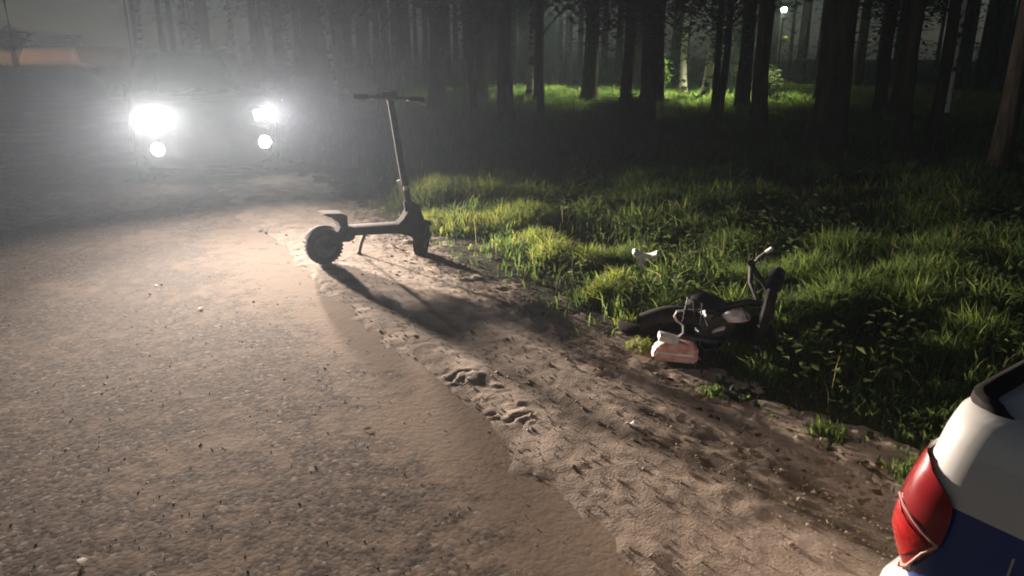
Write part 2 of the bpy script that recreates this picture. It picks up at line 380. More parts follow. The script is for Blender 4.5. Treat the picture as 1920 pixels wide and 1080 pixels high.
# single tufts standing along the edge of the sand
tufts = [(-.85, 8.4, .45, .32, 1700), (-.3, 8.3, .4, .30, 1500), (.2, 8.3, .4, .26, 1100), (-.75, 7.1, .3, .16, 1100), (-.45, 6.95, .4, .19, 1400), (-.05, 6.9, .35, .24, 1300), (.15, 7.3, .35, .25, 1300), (.22, 6.2, .25, .2, 900), (1.3, 3.55, .14, .13, 400), (.98, 3.9, .08, .10, 160), (1.25, 3.78, .12, .13, 320), (1.5, 3.82, .12, .15, 350), (1.0, 4.42, .2, .2, 600), (1.4, 4.4, .2, .24, 700), (1.62, 4.1, .1, .24, 400), (.72, 4.25, .09, .10, 180), (1.0, 4.55, .15, .14, 350), (1.62, 3.75, .12, .2, 450), (.75, 3.95, .1, .09, 200),
         (.35, 5.75, .22, .24, 900), (.62, 5.6, .22, .22, 800), (.62, 4.72, .15, .20, 700), (.74, 4.95, .14, .22, 500), (1.0, 5.7, .25, .2, 700), (1.72, 4.3, .2, .27, 1100),
         (2.0, 4.45, .22, .28, 1200), (2.3, 4.7, .3, .3, 1400), (2.6, 4.5, .3, .3, 1400), (2.9, 5.0, .35, .3, 1400), (2.2, 5.2, .3, .28, 1200), (1.75, 4.95, .3, .26, 1200), (2.35, 3.75, .2, .2, 700), (2.7, 4.0, .25, .28, 900),
         (2.1, 3.3, .12, .13, 250), (1.0, 3.35, .08, .06, 90), (1.42, 2.95, .1, .07, 120), (1.62, 2.6, .1, .09, 150), (3.3, 5.6, .4, .3, 1300), (2.75, 5.9, .4, .26, 1200), (1.9, 6.0, .35, .22, 900)]
for (tx, ty, tr, th, tn) in tufts:
    a = rng.uniform(0, 6.28, tn); rr = tr * rng.random(tn) ** .6; X = tx + rr * np.cos(a); Y = ty + rr * np.sin(a)
    U, S = .866 * X + .5 * Y, -.5 * X + .866 * Y
    grp.append((np.stack([X, Y, z_ground(U, S) - .005], -1), th * rng.uniform(.45, 1.2, tn) * (1 - .5 * (rr / tr) ** 2), rng.uniform(.004, .010, tn), rng.uniform(.1, .8, tn), np.clip(rng.normal(.6 if tx < .8 else .3, .16, tn), 0, 1)))
tn = 900; az = rng.uniform(R(-12), R(48), tn); r_ = 3.2 + 11 * rng.random(tn); X, Y = r_ * np.sin(az), r_ * np.cos(az); U, S = .866 * X + .5 * Y, -.5 * X + .866 * Y
kk = (U > 2.75) & (np.exp(-(((X - 1.05) / .62) ** 2 + ((Y - 3.95) / .45) ** 2)) < .5)
grp.append((np.stack([X, Y, z_ground(U, S) - .005], -1)[kk], rng.uniform(.12, .30, kk.sum()), rng.uniform(.002, .004, kk.sum()), rng.uniform(.05, .7, kk.sum()), np.clip(rng.normal(.95, .1, kk.sum()), 0, 1)))   # dry stalks
po, hh, ww, le, ti = [np.concatenate([q[i] for q in grp]) for i in range(5)]
V, Q, T = blades(po, hh, ww, le); me = mesh_np('grass', V, Q, T); set_tint(me, np.repeat(ti, 5))
grass = tag(link('grass', me, M['grass']), 'green and yellowish grass covering the verge up to the trees', kind='stuff')
print('blades', len(po))

def leaves_np(pos, size, up=.6):             # folded leaf blades, six corners each
    n = len(pos); a = rng.uniform(0, 6.28, n); el = rng.uniform(-.5, 1.0, n) * up
    d = np.stack([np.cos(a) * np.cos(el), np.sin(a) * np.cos(el), np.sin(el)], -1)
    sd = np.stack([-np.sin(a), np.cos(a), rng.uniform(-.4, .4, n)], -1); sd /= np.linalg.norm(sd, axis=1)[:, None]
    nn = np.cross(d, sd); L = size[:, None]; wdt = (size * rng.uniform(.28, .45, n))[:, None]
    V = np.stack([pos, pos + d * L * .45 + sd * wdt + nn * L * .08, pos + d * L - nn * L * .12, pos + d * L * .45 - sd * wdt + nn * L * .08, pos + d * L * .5], 1)
    k = (np.arange(n) * 5)[:, None]
    T = np.concatenate([k + np.array([[0, 1, 4]]), k + np.array([[1, 2, 4]]), k + np.array([[2, 3, 4]]), k + np.array([[3, 0, 4]])])
    return V.reshape(-1, 3), T
n = 5500
az = rng.uniform(R(2), R(50), n); r = 2.6 + 10 * rng.random(n); x, y = r * np.sin(az), r * np.cos(az); u, s = .866 * x + .5 * y, -.5 * x + .866 * y
k = (u > 2.9) & (fbm(u * 1.2, s * 1.2, 91) > .42) & (np.exp(-(((x - 1.05) / .62) ** 2 + ((y - 3.95) / .45) ** 2)) < .35); x, y, u, s = x[k], y[k], u[k], s[k]
rep = 3; x, y = np.repeat(x, rep) + rng.normal(0, .03, len(x) * rep), np.repeat(y, rep) + rng.normal(0, .03, len(y) * rep); u, s = .866 * x + .5 * y, -.5 * x + .866 * y
V, T = leaves_np(np.stack([x, y, z_ground(u, s) + rng.uniform(.02, .22, len(x))], -1), rng.uniform(.02, .065, len(x)))
me = mesh_np('ground_cover', V, None, T); set_tint(me, np.repeat(np.clip(rng.normal(.45, .25, len(x)), 0, 1), 5))
tag(link('ground_cover', me, M['weedleaf']), 'low broad leaved weeds mixed into the verge grass', kind='stuff')

n = 420; s_ = 1.2 + 8 * rng.random(n) ** 1.3; u_ = np.where(rng.random(n) < .94, rng.normal(2.45, .22, n), rng.uniform(-2.5, 2.4, n)); u_ = np.minimum(u_, 2.85)
zz = np.where(u_ < 1.3, z_road(u_, s_), np.maximum(z_sand(u_, s_), z_ground(u_, s_)))
V, T = leaves_np(np.stack([.866 * u_ - .5 * s_, .5 * u_ + .866 * s_, zz + .004], -1), rng.uniform(.015, .05, n), .25)
me = mesh_np('fallen_leaves', V, None, T); set_tint(me, np.repeat(rng.random(n), 5))
M['deadleaf'] = blade_mat('dead_leaves', [(.05, .032, .016), (.12, .085, .04), (.20, .16, .08)], .25)
tag(link('fallen_leaves', me, M['deadleaf']), 'dry fallen leaves and bits scattered along the verge', kind='stuff')

# ------------------------------------------------------------------ single weeds
def weed(loc, nl, L, label, tint, stem_h=.0, group=None):
    root = empty('broadleaf_weed', loc); tag(root, label, 'weed', group)
    if stem_h: MB().tube([(0, 0, -.02), (.01, .005, stem_h * .5), (.03, .0, stem_h)], [.006, .005, .003], 6).build('stem', M['weedleaf'], root)
    for i in range(nl):
        a = 2 * math.pi * i / nl + random.uniform(-.4, .4); el = random.uniform(.15, .8); z0 = stem_h * random.uniform(.3, 1)
        l = L * random.uniform(.7, 1.15); wd = l * random.uniform(.22, .32); V = []; F = []
        d = Vector((math.cos(a), math.sin(a), 0)); sdv = Vector((-math.sin(a), math.cos(a), 0))
        for j in range(6):
            t = j / 5; wj = wd * math.sin(math.pi * min(1, t * .93 + .05)) ** .8
            c = d * (l * t * math.cos(el)) + Vector((0, 0, z0 + l * (t * math.sin(el) - .45 * t * t)))
            V += [c + sdv * wj + Vector((0, 0, wj * .3)), c, c - sdv * wj + Vector((0, 0, wj * .3))]
        for j in range(5):
            for q in (0, 1): F.append((j * 3 + q, j * 3 + q + 1, j * 3 + q + 4, j * 3 + q + 3))
        o = MB().add(V, F).build('leaf', M['weedleaf'], root); set_tint(o.data, [min(1, max(0, random.gauss(tint, .1)))] * len(o.data.vertices))
    return root
weed((1.02, 7.6, 0), 5, .30, 'pale long leaved weed sticking out of the dark grass behind the verge tufts', .9, .18)
weed((1.96, 3.52, -.02), 4, .13, 'low weed with two pale round leaves in the dark grass near the police car', .8, .03)
weed((1.36, 4.75, -.02), 5, .16, 'bright green leafy weed just behind the wrecked moped', .75, .10)
weed((1.16, 4.95, -.02), 4, .12, 'small pale weed between the white crescent and the wrecked moped', .8, .05)

# ------------------------------------------------------------------ trees
def trunk_mesh(name, r0, H, lean=(0, 0), flare=1.5, seed=0, seg=11):
    rr = random.Random(seed); V = []; F = []
    Z = [-.25, 0, .12, .3, .6, 1.0, 1.6, 2.4, 3.4, 5, 7, 9, 11, H]; bend = (rr.uniform(-.12, .12), rr.uniform(-.12, .12))
    for i, z in enumerate(Z):
        t = max(0, z) / H; rad = r0 * (1 - .75 * t) * (1 + (flare - 1) * math.exp(-max(0, z) / .28))
        cx = lean[0] * z + bend[0] * math.sin(z * .8); cyy = lean[1] * z + bend[1] * math.sin(z * .7 + 1)
        for k in range(seg):
            a = 2 * math.pi * k / seg; q = rad * (1 + rr.uniform(-.08, .08) + .10 * math.exp(-max(0, z) / .3) * math.sin(a * 4 + seed))
            V.append((cx + q * math.cos(a), cyy + q * math.sin(a), z))
    for i in range(len(Z) - 1):
        for k in range(seg): F.append((i * seg + k, i * seg + (k + 1) % seg, (i + 1) * seg + (k + 1) % seg, (i + 1) * seg + k))
    me = bpy.data.meshes.new(name); me.from_pydata(V, [], F); me.polygons.foreach_set('use_smooth', [True] * len(F)); me.update()
    return me
def crown_np(n, cz, rz, rx, size, clumps=26, seed=1, droop=0.):
    g = np.random.default_rng(seed)
    cc = g.normal(0, 1, (clumps, 3)); cc /= np.linalg.norm(cc, axis=1)[:, None]; cc *= g.uniform(.35, 1, (clumps, 1))
    i = g.integers(0, clumps, n); p = cc[i] * np.array([rx, rx, rz]) + g.normal(0, .17, (n, 3)) * np.array([rx, rx, rz]) ; p[:, 2] += cz
    V, T = leaves_np(p, g.uniform(.6, 1.3, n) * size); me = mesh_np('crown', V, None, T)
    set_tint(me, np.repeat(np.clip(g.normal(.45, .25, n), 0, 1), 5)); return me
high = [crown_np(1500, 9.5, 3.2, 2.0, .22, seed=k) for k in (1, 2)]
for m_ in high: m_.materials.append(M['leaf'])
def tree(kind, x, y, r0, label, lean=(0, 0), flare=1.5, crown=None, H=13, cat='tree', group=None, limbs=()):
    u, s = .866 * x + .5 * y, -.5 * x + .866 * y
    root = empty(kind, (x, y, float(z_ground(np.array(u), np.array(s))))); tag(root, label, cat, group)
    sd = int(abs(x * 131 + y * 17))
    tr = link('trunk', trunk_mesh('trunk', r0, H, lean, flare, sd), M['birch'] if 'birch' in kind else M['bark'], root)
    for L in limbs: MB().tube(L, [r0 * .35, r0 * .25, r0 * .08][:len(L)], 7).build('limb', M['birch'] if 'birch' in kind else M['bark'], root)
    c = link('crown', crown or high[sd % 2], M['leaf'], root); 
    if crown is None: c.location = (lean[0] * 9, lean[1] * 9, 0); c.rotation_euler = (0, 0, sd % 7)
    return root
pines = [
 (-2.0, 19.8, .25, 'straight dark trunk leftmost of the pines, seen just right of the scooter handlebar'),
 (-.1, 16.9, .215, 'dark pine trunk left of the thin white birch at the lit clearing'),
 (.9, 25.7, .20, 'slim dark trunk standing right behind the thin white birch'),
 (2.56, 25.2, .30, 'thick dark trunk between the two lit clearings, base against the pale grass'),
 (2.7, 18.3, .16, 'slim dark trunk in front of the leafy branches at the clearing'),
 (4.0, 21.7, .40, 'broad black trunk at the left edge of the bright green clearing'),
 (6.55, 21.7, .24, 'black trunk at the right edge of the bright green clearing'),
 (5.0, 15.2, .185, 'dark trunk just below and left of the glowing park lamp'),
 (5.0, 12.0, .30, 'widest nearby trunk with flared base, right of the park lamp'),
 (6.28, 12.0, .13, 'slender dark trunk, left one of the close pair at the right'),
 (6.84, 12.35, .11, 'slender dark trunk, right one of the close pair at the right'),
 (6.46, 9.9, .15, 'nearest trunk at the far right, its foot in the dark grass'),
 (8.6, 17.0, .16, 'thin dark trunk deep in the wood between the close pair and the nearest trunk'),
 (-3.6, 24.5, .17, 'thin hazy trunk behind the scooter handlebar'),
 (-.95, 25.5, .2, 'dark trunk behind the gap between the first two pines'),
 (9.6, 24.0, .2, 'dark trunk deep in the wood right of the park lamp'),
]
for (x, y, r0, lab) in pines: tree('pine_tree', x, y, r0 * .86, lab, group='dark pine trunks at the edge of the wood', flare=1.9 if r0 == .30 and y == 12 else 1.35)
tree('birch_tree', .62, 27.0, .14, 'thin white spotted birch hanging over the left lit clearing', lean=(.02, .0), flare=1.1)
tree('birch_tree', 7.0, 31.2, .15, 'straight pale trunk standing in the bright green clearing', flare=1.2, group='pale trunks in the clearing')
tree('birch_tree', 6.95, 27.6, .15, 'leaning pale trunk with crooked foot in the bright green clearing', lean=(.055, 0), flare=1.5, group='pale trunks in the clearing')
tree('birch_tree', 9.4, 16.4, .05, 'very thin pale stem deep in the dark wood at the right', flare=1.1)
bl = [(-12.6, 30, .10, (-.03, 0), 'pale thin birch, left of the two crossing above the car roof'), (-12.2, 30.5, .12, (-.06, 0), 'pale birch leaning left, right of the two crossing above the car roof'),
      (-10.9, 30, .13, (.01, 0), 'straightest pale birch rising behind the roof rail of the car'), (-8.5, 30, .11, (-.04, 0), 'pale leaning birch above the right headlight of the car'),
      (-7.3, 32, .09, (-.12, 0), 'thin birch leaning strongly left, right of the car'), (-15.2, 32, .12, (.02, 0), 'pale birch trunk above the left headlight of the car')]
for (x, y, r0, ln, lab) in bl: tree('birch_tree', x, y, r0, lab, lean=ln, flare=1.1, group='pale birches behind the car')
def lowcrown(n, cz, rz, rx, size, seed):
    me = crown_np(n, cz, rz, rx, size, 40, seed); me.materials.append(M['leaf']); return me
tree('leafy_tree', 2.9, 16.2, .12, 'leafy tree with low hanging green branches above the lit clearings', crown=lowcrown(7500, 3.5, 2.0, 1.8, .13, 5), H=7, limbs=[[(0, 0, 2.2), (-.5, -.2, 2.7), (-1.1, -.3, 2.6)], [(0, 0, 2.4), (.6, .1, 2.9), (1.2, .2, 2.8)]])
tree('leafy_tree', -4.6, 21.0, .14, 'hazy leafy tree left of the pines behind the scooter', crown=lowcrown(6500, 4.2, 2.7, 2.3, .16, 6), H=7, limbs=[[(0, 0, 2.2), (.6, -.2, 2.8), (1.2, -.3, 3.0)]])
tree('leafy_tree', -7.2, 26.0, .15, 'hazy leafy tree standing directly right of the car roof', crown=lowcrown(5500, 4.6, 2.8, 2.6, .2, 8), H=7)
tree('leafy_tree', 5.2, 19.5, .10, 'leafy tree whose dark branches hang left of the park lamp', crown=lowcrown(3500, 4.4, 1.8, 1.1, .14, 9), H=7)
low = [lowcrown(5500, 3.4, 1.8, 1.8, .13, 11), lowcrown(5500, 3.4, 1.9, 1.6, .13, 12)]
for k, (x, y, lab) in enumerate(((-2.9, 17.2, 'low leafy tree between the scooter handlebar and the first pine'), (-.9, 18.6, 'low leafy tree directly left of the second pine'), (.75, 19.3, 'low leafy tree hanging over the thin white birch'),
        (4.6, 17.0, 'low leafy tree above the broad black trunk at the clearing'), (8.8, 18.2, 'low dark leafy tree between the park lamp and the widest trunk'), (9.6, 19.5, 'low dark leafy tree deep in the wood at the right'))):
    tree('leafy_tree', x, y, .09, lab, crown=low[k % 2], H=6.5, limbs=[[(0, 0, 2.0), (.5, -.2, 2.6), (1.0, -.3, 2.8)]])
def shrub(x, y, hgt, rad, label, n=1500, tint=None, size=.10):
    u, s = .866 * x + .5 * y, -.5 * x + .866 * y
    root = empty('shrub', (x, y, float(z_ground(np.array(u), np.array(s))))); tag(root, label, 'shrub')
    me = crown_np(n, hgt * .5, hgt * .5, rad, size, 22, int(abs(x * 77) + y)); link('foliage', me, M['leaf'], root)
    b = MB()
    for k in range(4): b.tube([(0, 0, -.05), (.1 * math.cos(k * 1.6), .1 * math.sin(k * 1.6), hgt * .4), (rad * .5 * math.cos(k * 1.6), rad * .5 * math.sin(k * 1.6), hgt * .8)], [.02, .015, .006], 5)
    b.build('stems', M['bark'], root)
shrub(5.6, 29.5, 1.7, .45, 'light green shrub at the left side of the bright clearing')
shrub(8.7, 30.5, 2.6, .6, 'tall light green shrub at the right side of the bright clearing', 2000)
shrub(2.3, 15.2, .7, .7, 'low dark shrub at the foot of the leafy tree')
shrub(-1.4, 22.5, 1.0, 1.3, 'wide hazy dark shrub between the first two pine trunks', 2200)
shrub(3.3, 20.0, .55, 1.2, 'low dark shrub in front of the clearing between the broad trunks', 1800)
shrub(8.6, 26.0, 1.1, .5, 'small pale shrub behind the trunk below the park lamp')
shrub(-6.2, 21.5, 1.5, 1.8, 'hazy bush right of the parked car', 2600, size=.14)
# the wood beyond as one mass
V_, Q_ = [], []
g2 = np.random.default_rng(3); c = 0; seg = 6; posn = []
while c < 260:
    a = g2.uniform(R(-55), R(55)); d = g2.uniform(36, 85); x, y = d * math.sin(a), d * math.cos(a); u, s = .866 * x + .5 * y, -.5 * x + .866 * y
    if -7.5 < u < 5: continue
    r0 = g2.uniform(.12, .3); posn.append((x, y))
    for z, f in ((-.5, 1.2), (4, .9), (13, .3)):
        for k in range(seg): V_.append((x + r0 * f * math.cos(k * 6.283 / seg), y + r0 * f * math.sin(k * 6.283 / seg), z))
    for i in range(2):
        for k in range(seg): b = c * 18; Q_.append((b + i * 6 + k, b + i * 6 + (k + 1) % 6, b + (i + 1) * 6 + (k + 1) % 6, b + (i + 1) * 6 + k))
    c += 1
fo = link('forest_trunks', mesh_np('forest_trunks', V_, Q_), M['bark']); tag(fo, 'mass of far dark trunks deep in the wood', kind='stuff')
n = 110000; a = g2.uniform(R(-58), R(58), n); d = g2.uniform(40, 88, n); x, y = d * np.sin(a), d * np.cos(a); u, s = .866 * x + .5 * y, -.5 * x + .866 * y
zz = np.where(g2.random(n) < .35, g2.random(n) ** 2 * 2.2, 3 + 9 * g2.random(n)); kk = ~((u > -7) & (u < 4.5)) & (fbm(x * .35, y * .35 + zz * .5, 14) > .4)
V, T = leaves_np(np.stack([x, y, zz], -1)[kk], g2.uniform(.14, .36, kk.sum())); me = mesh_np('forest_foliage', V, None, T); set_tint(me, np.repeat(g2.random(kk.sum()), 5))
tag(link('forest_foliage', me, M['leaf']), 'dark mass of leaves filling the far wood', kind='stuff')
# three short trees at the far bend, the pale wall beyond, the pale post
for i, (x, y, lab) in enumerate(((-59.5, 86, 'left one of three stubby dark trees by the orange lit far road'), (-56.7, 85, 'middle one of three stubby dark trees by the orange lit far road'), (-54.2, 84.5, 'right one of three stubby dark trees by the orange lit far road'))):
    tree('stubby_tree', x, y, .35, lab, crown=lowcrown(700, 2.9, 1.5, 1.6, .5, 30 + i), H=4, flare=1.1, group='stubby trees at the far bend')
wl_ = MB().box((0, 0, 1.2), (60, .3, 2.4), bev=.03).build('far_wall', M['concrete'], loc=(-110, 138, 2.2)); wl_.rotation_euler = (0, 0, R(20))
tag(wl_, 'pale bluish wall beyond the far end of the road', 'wall')

# ------------------------------------------------------------------ lamps that stand in the place
def spot(name, loc, target, watts, col, size, blend=1., radius=.05, wide=1.):
    d = bpy.data.lights.new(name, 'SPOT'); d.energy = watts; d.color = col; d.spot_size = R(size); d.spot_blend = blend; d.shadow_soft_size = radius
    o = bpy.data.objects.new(name, d); COL.objects.link(o); o.location = loc
    o.rotation_euler = (Vector(target) - Vector(loc)).to_track_quat('-Z', 'Y').to_euler(); o.scale = (wide, 1, 1); return o
def park_lamp(x, y, z, label, watts, tgt, size=120, col=(1, 1, .6)):
    root = empty('park_lamp', (x, y, 0)); tag(root, label, 'street lamp', 'lamps in the park')
    MB().tube([(0, 0, -.2), (0, 0, z - .12)], [.06, .04], 10).build('post', M['darkmetal'], root)
    MB().lathe([(-.12, 0), (-.1, .09), (0, .14), (.1, .10), (.13, 0)], 20, Matrix.Rotation(R(90), 3, 'X'), (0, 0, z)).build('globe', M['lampglow'], root)
    MB().lathe([(.125, .16), (.16, .15), (.2, 0)], 20, Matrix.Rotation(R(90), 3, 'X'), (0, 0, z)).build('cap', M['darkmetal'], root)
    return spot('park_lamp_light', (x, y, z - .16), tgt, watts, col, size, 1., .1)
park_lamp(13.1, 38, 3.47, 'glowing park lamp between the dark trunks at the top', 900, (11.0, 34, 0), 165)
park_lamp(8.3, 29.0, 4.6, 'park lamp above the bright green clearing, its globe beyond the picture', 15000, (6.9, 27.5, 0), 101)
park_lamp(1.9, 33.5, 4.9, 'park lamp above the pale left clearing, its globe beyond the picture', 12000, (1.7, 30.9, 0), 103, (1, 1, .68))
root = empty('street_lamp', (-95, 108, 0)); tag(root, 'tall street lamp lighting the far end of the road orange', 'street lamp')
MB().tube([(0, 0, -.3), (0, 0, 8.2), (.8, -.6, 8.9), (1.8, -1.2, 9)], [.1, .07, .05, .05], 10).build('post', M['darkmetal'], root)
MB().box((2.1, -1.4, 8.98), (.7, .3, .14), Matrix.Rotation(R(-35), 3, 'Z'), .04).build('lamp_head', M['darkmetal'], root)
spot('street_lamp_light', (-92.8, 106.6, 8.85), (-75, 110, 0), 60000, (1, .52, .2), 100)

# ------------------------------------------------------------------ car bodies
class Ring:
    """Body whose outline at each height is a rounded rectangle; S(i, v): i runs from the rear middle round the right side to the front middle."""
    NR, NA, NS, NF, NM = 8, 8, 26, 10, 8
    H = NR + NA + NS + NF + NM
    def __init__(s, levels, bow=.03, ztop=None, zb=0, rcr=.16, rcf=.35, pw=1., tuck=.05): s.pw = pw; s.tuck = tuck; s.L = levels; s.bow = bow; s.ztop = ztop; s.rcr = rcr; s.rcf = rcf; s.zb = zb
    def par(s, v):
        L = s.L
        for k in range(len(L) - 1):
            if v <= L[k + 1][0] or k == len(L) - 2:
                a, b = L[k], L[k + 1]; t = (v - a[0]) / (b[0] - a[0]); return [a[j] + (b[j] - a[j]) * t for j in range(1, len(a))]
    def S(s, i, v, off=0.):
        x0, x1, w, z = s.par(v); H = s.H; flip = 1
        i = i % (2 * H)
        if i > H: i = 2 * H - i; flip = -1
        rr, rf = min(s.rcr, w * .9), min(s.rcf, w * .9); NR, NA, NS, NF, NM = s.NR, s.NA, s.NS, s.NF, s.NM
        if i <= NR: x, y, nx, ny = x0, (w - rr) * i / NR, -1, 0
        elif i <= NR + NA:
            a = (i - NR) / NA * math.pi / 2; x, y, nx, ny = x0 + rr * (1 - math.cos(a)), w - rr + rr * math.sin(a), -math.cos(a), math.sin(a)
        elif i <= NR + NA + NS: t = ((i - NR - NA) / NS) ** s.pw; x, y, nx, ny = x0 + rr + (x1 - rf - x0 - rr) * t, w, 0, 1
        elif i <= NR + NA + NS + NF:
            a = (i - NR - NA - NS) / NF * math.pi / 2; x, y, nx, ny = x1 - rf + rf * math.sin(a), w - rf + rf * math.cos(a), math.sin(a), math.cos(a)
        else: t = (i - H + NM) / NM; x, y, nx, ny = x1, (w - rf) * (1 - t), 1, 0
        c = (x - (x0 + x1) / 2) / ((x1 - x0) / 2); d = (y / w)
        y *= 1 - s.bow * c * c
        if x > (x0 + x1) / 2: x -= .13 * d * d * max(0, c) ** 6        # bowed nose
        else: x += s.tuck * d * d * c ** 6
        if s.ztop: zt = s.ztop(x); z = s.zb + (z - s.zb) * (zt - s.zb) / (s.L[-1][4] - s.zb)
        return Vector((x + nx * off, -flip * (y + ny * off), z))
    def shell(s, name, m, parent, nv=22, crown=.03, cap=True):
        b = MB(); H2 = 2 * s.H; V = []; F = []; v0, v1 = s.L[0][0], s.L[-1][0]
        rows = [[s.S(i, v0 + (v1 - v0) * k / nv) for i in range(H2)] for k in range(nv + 1)]
        if cap:
            cen = [(.96, .25), (.85, .6), (.6, .9), (.3, 1.)]
            top = rows[-1]
            for f, c in cen: rows.append([Vector((s.mid(p.x) + (p.x - s.mid(p.x)) * (f if abs(f) < 1 else 1), p.y * f, p.z + crown * c)) for p in top])
        for r_ in rows: V += r_
        for k in range(len(rows) - 1):
            for i in range(H2): F.append((k * H2 + i, k * H2 + (i + 1) % H2, (k + 1) * H2 + (i + 1) % H2, (k + 1) * H2 + i))
        if cap: F.append(tuple(range((len(rows) - 1) * H2, len(rows) * H2)))
        F.append(tuple(range(H2 - 1, -1, -1)))
        return b.add(V, F).build(name, m, parent, angle=50)
    def mid(s, x): return (s.L[-1][1] + s.L[-1][2]) / 2
    def patch(s, name, m, parent, i0, i1, v0, v1, off=.006, n=10, k=6, bulge=0., shape=None):
        def fn(a, b):
            v = v0 + (v1 - v0) * b
            e0, e1 = (shape(b) if shape else (0, 1)); i = i0 + (i1 - i0) * (e0 + (e1 - e0) * a)
            return s.S(i, v, off + bulge * math.sin(math.pi * a) * math.sin(math.pi * b))
        return MB().grid(fn, n, k).build(name, m, parent, angle=60)

def wheel(parent, c, r, wd, name='wheel', spokes=5, rimmat='alloy'):
    ty = MB().lathe([(-wd / 2 + .01, r * .66), (-wd / 2, r * .8), (-wd / 2 + .015, r * .96), (-wd / 4, r), (wd / 4, r), (wd / 2 - .015, r * .96), (wd / 2, r * .8), (wd / 2 - .01, r * .66)], 36).build(name, M['rubber'], parent, loc=c)
    b = MB().lathe([(-wd / 2 + .02, r * .68), (-wd / 2 + .03, r * .6), (wd / 2 - .03, r * .6), (wd / 2 - .02, r * .68)], 30).lathe([(-wd / 2 + .02, 0), (-wd / 2 + .02, r * .16), (wd / 2 - .02, r * .16), (wd / 2 - .02, 0)], 16)
    for k in range(spokes): b.box((0, 0, 0), (r * 1.22 if spokes % 2 == 0 else r * .62, wd * .55, r * .15), None) if False else b.box(tuple(Matrix.Rotation(k * 2 * math.pi / spokes, 3, 'Y') @ Vector((r * .38, 0, 0))), (r * .5, wd * .5, r * .16), Matrix.Rotation(k * 2 * math.pi / spokes, 3, 'Y'))
    b.build('rim', M[rimmat], ty); return ty

# ---- parked car with its lamps lit
HX = Vector((.454, -.891, 0)); CY = math.atan2(HX.y, HX.x)
car = empty('parked_car', (-3.7 , 9.3, -.005)); car.rotation_euler = (R(1.2), 0, CY)
tag(car, 'dark car with roof rails facing us, headlights and fog lights glaring', 'car')
Lc = 4.3
ztop = lambda x: 1.09 - .12 * float(sstep(-1.15, .0, np.array(x)))
# local x: front bumper at 0, rear at -4.3
body = Ring([(0, -4.22, -.10, .80, .20), (.12, -4.27, -.03, .845, .30), (.3, -4.3, 0, .87, .47), (.5, -4.28, .0, .88, .66), (.7, -4.26, -.05, .875, .84), (.86, -4.22, -.13, .855, .97), (1, -4.15, -.26, .79, 1.07)], .05, ztop, .2, .25, .42)
body.shell('body', M['suvpaint'], car, 20, .05)
cab = Ring([(0, -4.1, -1.05, .78, 1.03), (.45, -3.98, -1.40, .74, 1.27), (.9, -3.75, -1.75, .66, 1.53), (1, -3.6, -1.95, .60, 1.57)], .04, None, 0, .2, .16)
cab.shell('cabin', M['suvpaint'], car, 10, .04)
cab.patch('windscreen', M['glass'], car, 53, 2 * 60 - 53, .10, .88, .008, 14, 6)
cab.patch('rear_window', M['glass'], car, -7, 7, .15, .85, .008)
for sgn in (1, -1):
    e = (lambda i: i) if sgn == 1 else (lambda i: 120 - i)
    for i0, i1 in ((20, 29), (30, 40)): cab.patch('side_window', M['glass'], car, e(i0), e(i1), .15, .85, .008)
    body.patch('headlight', M['lens'], car, e(46.5), e(50), .68, .82, .012, 8, 5, .01)
    fp_ = body.S(e(48.8), .335, .012); MB().lathe([(.03, 0), (.028, .05), (.02, .075), (-.03, .08)], 20, Matrix.Rotation(R(-90 - sgn * 12), 3, 'Z'), fp_).build('fog_light', M['foglens'], car)
    MB().box((-1.35, -sgn * .98, 1.12), (.12, .2, .15), None, .03).build('mirror', M['suvpaint'], car)
    MB().tube([(-3.6, -sgn * .60, 1.57), (-3.5, -sgn * .60, 1.635), (-2.2, -sgn * .58, 1.635), (-2.05, -sgn * .57, 1.575)], .016, 8).build('roof_rail', M['alloy'], car)
    for wx in (-.85, -3.5): wheel(car, (wx, -sgn * .79, .32), .32, .2)
    MB().tube([(-.62 - 1.0 * 0, -sgn * .3, 1.09), (-1.0, -sgn * .05, 1.12)], .008, 6).build('wiper', M['black'], car)
body.patch('grille', M['black'], car, 54, 66, .50, .66, .008, 12, 5)
body.patch('lower_intake', M['black'], car, 52.5, 67.5, .14, .27, .008, 12, 4)
cm = Matrix.Translation(car.location) @ Matrix.Rotation(CY, 4, 'Z') @ Matrix.Rotation(R(1.2), 4, 'X')
for sgn, hp, fp, yaw in ((-1, .8, 1., 6), (1, 1.4, 1.3, 9)):
    p = cm @ Vector((.10, -sgn * .66, .86)); d = cm.to_3x3() @ Vector((math.cos(R(yaw)), math.sin(R(yaw)), .02))
    spot('headlight_lamp', p, p + d + Vector((0, 0, .18)), HEAD_W * hp, LAMP_COL, 80, 1., .08, 3.6)
    spot('headlight_beam', p + d * .02, p + d, BEAM_W * hp, LAMP_COL, 38, 1., .08, 2.4)
    p = cm @ Vector((.10, -sgn * .64, .50))
    spot('fog_lamp', p, p + d, FOG_W * fp, LAMP_COL, 30, 1., .04, 5.)

